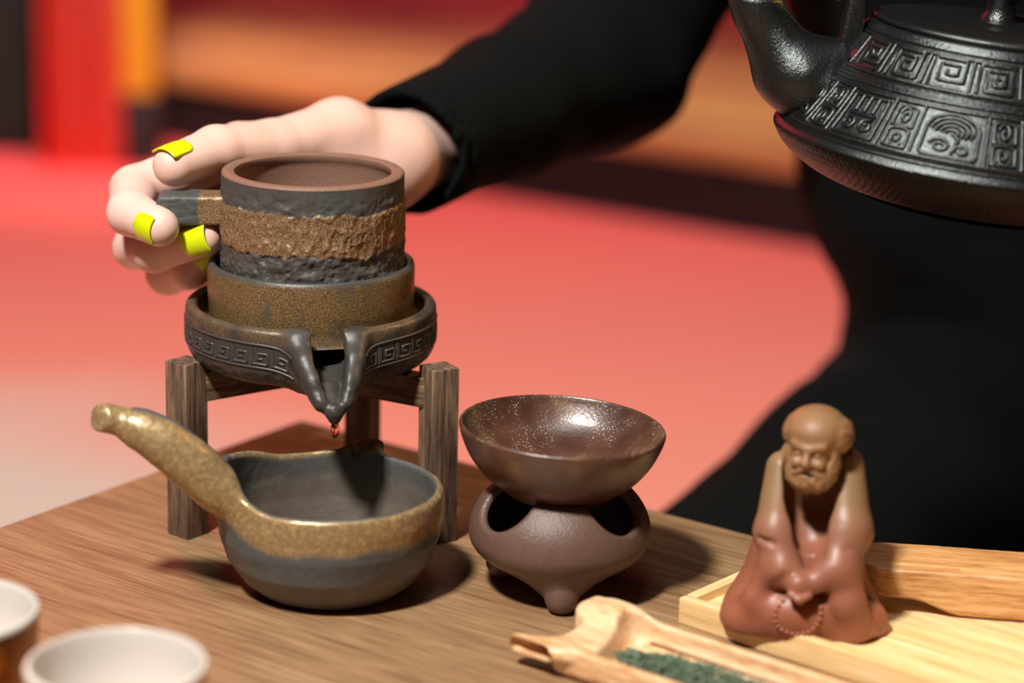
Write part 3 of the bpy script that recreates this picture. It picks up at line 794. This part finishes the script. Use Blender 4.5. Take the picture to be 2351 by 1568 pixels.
# ------------------------------------------------------------------ foreground white cups
def tea_cup(loc, label):
    e_ = empty('tea_cup', loc); tag(e_, label, 'cup', 'white lined tea cups in the foreground')
    po = [(0, 0), (17, 0), (18, 1), (18.5, 4), (23, 14), (27, 28), (28.3, 42), (28.6, 44.0)]
    pi = [(28.6, 44.0), (28.3, 45.3), (27.4, 45.6), (26.4, 44.6), (25.2, 30), (21, 15), (14, 7), (0, 5.5)]
    for nm, pr_, mt in (('cup_wall', po, M['cupout']), ('glazed_inside', pi, M['white'])):
        pp_ = spline([(a, 0, b) for a, b in pr_], 4)[:, [0, 2]]; pp_[:, 0] = np.maximum(pp_[:, 0], 0)
        V, Q = lathe([tuple(p) for p in pp_], 90); mesh_obj(nm, V, Q, mt, e_, angle=70)
    return e_
tea_cup((-0.1215, 0.7010, 0), 'blurred white lined tea cup at the bottom, the one nearer the middle')
tea_cup((-0.1825, 0.7420, 0.0), 'blurred white lined tea cup cut off by the left edge')

# ------------------------------------------------------------------ cast iron kettle
KT = math.radians(6.0)
KE = empty('iron_kettle', (0.1835, 0.952, 0.1685), (0, KT, 0))
tag(KE, 'black cast iron kettle with scroll relief, held up at the right', 'kettle')
RK = 81.5
def cone_pt(sv):   # sv = 0 at the sharp edge, 1 at the lid seat (slope ~ 58 mm)
    prof_r = np.interp(sv, [0, 0.05, 0.35, 0.7, 1.0], [80.8, 79.4, 70.0, 58.6, 50.5])
    prof_z = np.interp(sv, [0, 0.05, 0.35, 0.7, 1.0], [0.8, 2.6, 15.5, 32.0, 44.5])
    return prof_r, prof_z
up = [(RK, -0.6), (81.3, 0.2)]
for sv in np.linspace(0, 1, 161):
    rr0, zz0 = cone_pt(sv); groove = 0
    for g0 in (0.045, 0.075, 0.50, 0.53, 0.56, 0.59, 0.90, 0.93):
        groove -= 0.55*math.exp(-((sv-g0)/0.007)**2)
    up.append((float(rr0)+groove*0.7, float(zz0)+groove*0.7))
up += [(49.6, 45.2), (47.5, 45.0)]
V, Q = lathe(up, 200); mesh_obj('shoulder', V, Q, M['iron'], KE, angle=60)
lo_ = spline([(81.5, 0, -0.6), (80.8, 0, -2.8), (76.5, 0, -8.5), (67, 0, -15), (55, 0, -19.5), (45, 0, -21.5), (44, 0, -23), (0, 0, -23.2)], 6)[:, [0, 2]]
lo_[:, 0] = np.maximum(lo_[:, 0], 0)
V, Q = lathe([tuple(p) for p in lo_], 200); mesh_obj('lower_bowl', V, Q, M['iron_low'], KE, angle=60)
V, Q = lathe([(0, 50.8), (18, 50.5), (20, 50.9), (22, 50.2), (34, 49.6), (36, 50.2), (38, 49.2), (45, 48.4), (47.6, 47.8), (49.0, 46.9), (49.0, 45.8), (47.5, 44.8), (30, 44)][::-1], 160)
lid = mesh_obj('lid', V, Q, M['iron'], KE, angle=60)
V, Q = lathe([(0, 66), (6, 65.8), (9, 64), (9.4, 62), (7.4, 60.2), (5.8, 58), (6.0, 53), (7.2, 51.4), (7.4, 50)][::-1], 60)
mesh_obj('knob', V, Q, M['iron'], lid, angle=70)
def spout_sdf(P):
    P = P.copy(); P0 = P.copy(); P[:, 1] *= 1-0.27*sstep(-98, -66, P[:, 0])
    d = chain(P, [(-66, 0, 17), (-78, 0, 20), (-86.5, 0, 31), (-94.5, 0, 42), (-101, 0, 53)], [14.5, 12.4, 10.2, 9.2, 9.6], 6)
    d = smin(d, cap(P, (-69, 0, 5), (-79, 0, 19), 8, 11.5), 9)
    d = smin(d, cap(P, (-60, 0, 27), (-74, 0, 24), 8.5, 11), 5)
    d = smax(d, (P-A(-100, 0, 47.5))@A(-0.06, 0, 0.998), 1.2)
    d = smax(d, -chain(P, [(-86, 0, 31), (-94.5, 0, 42), (-103, 0, 57)], [8.0, 7.2, 7.8], 3), 0.8)
    # stay outside of the kettle shoulder
    r = np.hypot(P0[:, 0], P0[:, 1])
    cone = (r-70)*0.745+(P[:, 2]-15.5)*0.667+2.0
    d = smax(d, -cone, 0.6)
    d = smax(d, -(P[:, 2]-1.0), 1.0)
    return d
V, Q = sdf_mesh(spout_sdf, (-120, -28, -4), (-48, 28, 66), 1.0)
mesh_obj('spout', V, Q, M['iron'], KE)
# lugs and bail handle
for s in (-1, 1):
    def lug_sdf(P, s=s):
        d = cap(P, (s*57, 0, 36), (s*56.5, 0, 54), 8.0, 6.2)
        d = smax(d, np.abs(P[:, 1])-6.0-0*P[:, 0], 1.5); d = smax(d, np.abs(P[:, 0]-s*57)-4.2, 1.5)
        return smax(d, -cap(P, (s*47, 0, 54), (s*70, 0, 54), 2.6, 2.6), .8)
    V, Q = sdf_mesh(lug_sdf, (s*57-14, -14, 24), (s*57+14, 14, 66), 0.9)
    mesh_obj('lug', V, Q, M['iron'], KE)
arc = [(-66, 0, 49), (-68.5, 0, 53), (-66, 0, 58), (-60, 0, 57)]
hb = [(-51, 0, 54), (-57, 0, 54), (-63.5, 0, 52), (-67.5, 0, 55), (-68.5, 0, 63), (-66, 0, 90), (-50, 0, 128), (-25, 0, 146), (0, 0, 150), (25, 0, 146), (50, 0, 128), (66, 0, 90), (68.5, 0, 63), (67.5, 0, 55), (63.5, 0, 52), (57, 0, 54), (51, 0, 54)]
V, Fc = tube(spline(hb, 8), 2.3, 14); mesh_obj('bail_handle', V, Fc, M['iron'], KE)
# relief
def cone_surf(ln):      # ln: (angle-arc mm at r=70, slope 0..1)
    a = ln[:, 0]/70.0; r_, z_ = cone_pt(ln[:, 1])
    N = np.stack([np.cos(a)*0.745, np.sin(a)*0.745, 0*a+0.667], 1)
    return np.stack([np.cos(a)*r_, np.sin(a)*r_, z_], 1), N
def arcp(cx, cy, rx, ry, a0, a1, n=10):
    return [(cx+rx*math.cos(math.radians(a0+(a1-a0)*i/n)), cy+ry*math.sin(math.radians(a0+(a1-a0)*i/n))) for i in range(n+1)]
def spir(cx, cy, r0, r1, a0, turns, n=26, sy=1.0):
    return [(cx+(r0+(r1-r0)*i/n)*math.cos(a0+turns*2*math.pi*i/n), cy+sy*(r0+(r1-r0)*i/n)*math.sin(a0+turns*2*math.pi*i/n)) for i in range(n+1)]
sq = [(0.08, 0.0), (0.08, 1.0), (0.92, 1.0), (0.92, 0.08), (0.26, 0.08), (0.26, 0.80), (0.74, 0.80), (0.74, 0.30), (0.44, 0.30), (0.44, 0.58), (0.60, 0.58)]
sq2 = [(0.92, 0.0), (0.08, 0.0), (0.08, 1.0), (0.92, 1.0), (0.92, 0.22), (0.27, 0.22), (0.27, 0.80), (0.73, 0.80), (0.73, 0.44), (0.46, 0.44), (0.46, 0.62)]
panA = [arcp(.5, .66, .42, .30, 180, 0)+[(.92, .1)]+[(.86, .04), (.14, .04), (.08, .1), (.08, .66)], arcp(.5, .64, .34, .25, 185, -30), arcp(.5, .62, .26, .19, 190, -40), arcp(.5, .6, .18, .13, 190, -40), arcp(.5, .58, .10, .07, 190, -40),
        spir(.36, .28, .03, .17, 0, 1.5), spir(.70, .22, .03, .12, 2, 1.2), [(.55, .12), (.62, .45), (.5, .58)]]
panB = [arcp(.5, .86, .34, .10, 180, 0)+[(.84, .52), (.16, .52), (.16, .86)], spir(.5, .74, .04, .20, 1, 1.3), arcp(.5, .38, .34, .10, 180, 0)+[(.84, .05), (.16, .05), (.16, .38)], spir(.5, .23, .04, .20, 4, 1.3)]
panC = [[(.08, .04), (.08, .94), (.92, .94), (.92, .04), (.08, .04)], [(.3, .94), (.3, .6)], [(.5, .94), (.5, .6)], [(.7, .94), (.7, .6)], spir(.3, .3, .04, .16, 0, 1.3), spir(.7, .3, .04, .16, 3, -1.3), [(.2, .54), (.8, .54)]]
lines = []
tot = 2*math.pi*70; n_up = 20; wu = tot/n_up
for k in range(n_up):
    for pl in ([sq, sq2][k % 2],):
        lines.append((densify([((k+0.08+p[0]*0.84)*wu, 0.635+p[1]*0.235) for p in pl], 0.9), False))
    lines.append((densify([(k*wu, 0.63), (k*wu, 0.875)], .06), False))
def seqw(): return [(panA, 26.0), (panB, 13.0), (panC, 23.0), (panB, 13.0)]
x0 = 0.0; per = sum(w_ for _, w_ in seqw()); reps = round(tot/per); scl = tot/(reps*per)
for k in range(reps):
    for pan, w_ in seqw():
        w_ = w_*scl
        for pl in pan:
            lines.append((np.array([((x0+(0.04+p[0]*0.92)*w_), 0.115+p[1]*0.355) for p in densify(pl, 0.05)]), False))
        lines.append((densify([(x0, 0.11), (x0, 0.475)], .02), False))
        x0 += w_
for sv in (0.10, 0.485, 0.615, 0.885):
    lines.append((np.array([(a_, sv) for a_ in np.linspace(0, tot, 220)]), False))
V, Fc = ribbon_mesh(lines, cone_surf, 1.45, 1.4)
# drop relief that would run under the spout
Vc = np.asarray(V)
keep = [f for f in Fc if not (Vc[f[0]][0] < -40 and abs(Vc[f[0]][1]) < 16.5)]
o = mesh_obj('scroll_relief', V, keep, M['iron'], KE); o['kind'] = 'stuff'

# ------------------------------------------------------------------ person
PE = empty('person', (0.26, 1.45, -0.3))
tag(PE, 'kneeling person in black clothes, hand with neon yellow nails on the cup handle', 'person')
K = 1000.0
def w(*p): return A(*p)*K     # world metres -> mm
IM, MM, RM, PM = w(-.1180, 1.014, .1470), w(-.1160, 1.026, .131), w(-.111, 1.030, .1120), w(-.103, 1.030, .0965)
WR = w(-.0560, 1.062, .1350)
fing = {
 'index': ([IM, w(-.1590, .9860, .1345), w(-.1565, .9600, .1305), w(-.1425, .9450, .1285)], [10.6, 9.8, 9.2, 7.8]),
 'middle': ([MM, w(-.1600, .9920, .1085), w(-.1480, .9660, .1130), w(-.1265, .9560, .1215)], [10.4, 9.0, 8.4, 7.2]),
 'ring': ([RM, w(-.1475, .9980, .0955), w(-.1360, .9840, .1010), w(-.1255, .9810, .1085)], [9.8, 8.6, 7.8, 6.6]),
 'pinky': ([PM, w(-.1300, 1.0100, .0895), w(-.1240, 1.0030, .0960), w(-.1205, 1.0010, .1010)], [8.8, 7.4, 6.8, 6.0]),
}
TH_ = [w(-.078, 1.044, .148), w(-.1040, 1.0110, .1485), w(-.1245, .9850, .1520), w(-.1390, .9635, .1500)]
TR_ = [15.5, 12.2, 10.4, 8.6]
def hand_sdf(P):
    f_ = None
    for k_, (pp_, rr_) in fing.items():
        c_ = chain(P, pp_, rr_, 2.5); f_ = c_ if f_ is None else smin(f_, c_, 1.2)
    palm = None
    for mc, r_ in ((IM, 11.0), (MM, 11.0), (RM, 10.4), (PM, 9.6)):
        c_ = cap(P, mc, WR+(mc-WR)*0.12, r_, 15); palm = c_ if palm is None else smin(palm, c_, 9)
    d = smin(f_, palm, 5)
    d = smin(d, chain(P, TH_, TR_, 3), 5)
    d = smin(d, cap(P, TH_[0], WR, 15, 18), 8)
    d = smin(d, cap(P, w(-.086, 1.034, .133), w(-.066, 1.050, .128), 17, 18), 8)
    fa = w(.044, 1.28, .1325)
    d = smin(d, cap(P, WR, WR+(fa-WR)*0.35, 19.0, 20), 10)
    d = d+0.25*fbm(P, 0.05, 2, 51)
    return d
V, Q = sdf_mesh(hand_sdf, (-185, 930, 70), (20, 1170, 190), 1.25)
off_ = A(0.26, 1.45, -0.3)*K
body = mesh_obj('hand', V-off_, Q, M['skin'], PE); body['label'] = 'pale hand with forearm in the sleeve'
# finger nails
def nail(p0, p1, nrm, Rr, wid, L_, back, tipx=0.25, off=0.3):
    p0, p1, nrm = A(*p0), A(*p1), A(*nrm)
    dv = p1-p0; dv /= np.linalg.norm(dv); nrm = nrm-(nrm@dv)*dv; nrm /= np.linalg.norm(nrm); sd = np.cross(dv, nrm)
    V = []; nu, nv = 14, 12
    for i in range(nu+1):
        u = i/nu
        wf = math.sqrt(max(0.0, 1-((0.3-u)/0.3)**2)) if u < 0.3 else 1.0
        if u > 0.9: wf *= 1-0.9*(u-0.9)
        wf = max(wf, 0.05)
        for j in range(nv+1):
            a = (j/nv*2-1)*wid*wf
            c_ = p1+dv*(u*L_-back)
            V.append(c_+nrm*((Rr+off)*math.cos(a)-1.6*(u-.35)**2)+sd*(Rr+off)*math.sin(a))
    Fc = [(i*(nv+1)+j, i*(nv+1)+j+1, (i+1)*(nv+1)+j+1, (i+1)*(nv+1)+j) for i in range(nu) for j in range(nv)]
    o = mesh_obj('fingernail', np.array(V)-off_, Fc, M['nail'], PE)
    md = o.modifiers.new('s', 'SOLIDIFY'); md.thickness = 0.0007; md.offset = 0
    return o
F_ = fing
nail(F_['index'][0][2], F_['index'][0][3], (-0.20, -1.0, -0.05), 7.9, 0.78, 10.8, 6.6)
nail(F_['middle'][0][2], F_['middle'][0][3], (-0.25, -1.0, 0.10), 7.3, 0.88, 12.5, 6.8)
nail(F_['ring'][0][2], F_['ring'][0][3], (-0.5, -1.0, 0.1), 6.8, 0.9, 12.0, 6.0)
nail(F_['pinky'][0][2], F_['pinky'][0][3], (-0.5, -1.0, 0.1), 6.0, 0.9, 10.0, 5.0)
nail(TH_[2], TH_[3], (-0.10, -0.25, 1.0), 8.6, 0.80, 13.5, 7.2)
# clothes: sweater (torso + sleeves)
EL = w(.046, 1.275, .148); SH = w(.115, 1.43, .42)
def folds(P, f_, s): return fbm(P*A(1, 1, 1), f_, 3, s)
def sweater_sdf(P):
    cuff = WR+(EL-WR)*0.05
    ax = (EL-cuff)/np.linalg.norm(EL-cuff)
    sl = chain(P, [cuff-ax*20, WR+(EL-WR)*.5, EL], [28.5, 34, 46], 12)
    sl = smin(sl, chain(P, [EL, w(.072, 1.32, .23), SH], [46, 64, 70], 20), 10)
    wr_ = np.sin(((P-EL)@A(.35, .45, .8))*0.16)*1.2
    sl = sl+2.6*fbm(P, 0.022, 2, 61)*np.clip(((P-cuff)@ax)/60, 0, 1)+wr_*np.exp(-(np.linalg.norm(P-EL, axis=1)/70)**2)
    tor = chain(P, [w(.312, 1.46, -.11), w(.332, 1.46, -.02), w(.288, 1.46, .06), w(.262, 1.45, .20), w(.26, 1.46, .40)], [116, 108, 110, 106, 98], 24)
    q = P.copy(); q[:, 1] = 1460+(P[:, 1]-1460)*1.15
    tor = tor+5.0*fbm(P*A(.6, 1, 1.6), 0.012, 3, 62)
    la = chain(P, [w(.42, 1.45, .42), w(.50, 1.25, .20), w(.30, 1.02, .33)], [52, 42, 30], 14)
    d = smin(sl, tor, 16); d = smin(d, la, 20)
    d = smax(d, -((P-cuff)@ax), 1.0)
    d = smax(d, -cap(P, cuff-ax*30, cuff+ax*12, 25.8, 25.8), 1.0)
    return d
V, Q = sdf_mesh(sweater_sdf, (-110, 960, -240), (580, 1620, 520), 3.6)
mesh_obj('sweater', V-off_, Q, M['cloth'], PE)
def trouser_sdf(P):
    a = chain(P, [w(.31, 1.47, -.115), w(.205, 1.27, -.108), w(.108, 1.12, -.115)], [112, 82, 68], 20)
    b = chain(P, [w(.36, 1.47, -.115), w(.43, 1.30, -.150), w(.44, 1.10, -.205)], [112, 82, 60], 20)
    s1 = chain(P, [w(.108, 1.12, -.235), w(.24, 1.55, -.25)], [50, 42], 10)
    s2 = chain(P, [w(.44, 1.10, -.235), w(.42, 1.55, -.25)], [50, 42], 10)
    d = smin(smin(a, b, 20), smin(s1, s2, 20), 12)
    d = smax(d, -(P[:, 2]+299), 3)
    return d+4.0*fbm(P*A(1, .7, 1), 0.012, 3, 63)
V, Q = sdf_mesh(trouser_sdf, (-40, 1000, -310), (580, 1640, 40), 6.0)
mesh_obj('trousers', V-off_, Q, M['trousers'], PE)
# other hand gripping the bail handle above the frame
def lh_sdf(P):
    C0 = w(.200, .952, .317)
    d = cap(P, C0+A(-28, 18, 4), C0+A(30, 18, 4), 15, 15)
    for k_ in range(4):
        x_ = -28+19*k_; rr2 = 8.6
        d = smin(d, chain(P, [C0+A(x_, 18, 12), C0+A(x_, -6, 13), C0+A(x_, -13, -4), C0+A(x_, -2, -13)], [9, 8.4, 7.8, 7], 2), 1.5)
    d = smin(d, chain(P, [C0+A(34, 22, 0), C0+A(12, 14, -14), C0+A(-8, -2, -20)], [12, 9.5, 8], 3), 4)
    d = smin(d, cap(P, C0+A(20, 22, 6), w(.31, 1.04, .325), 17, 21), 9)
    return d
V, Q = sdf_mesh(lh_sdf, (130, 900, 270), (340, 1080, 370), 2.0)
mesh_obj('hand', V-off_, Q, M['skin'], PE)
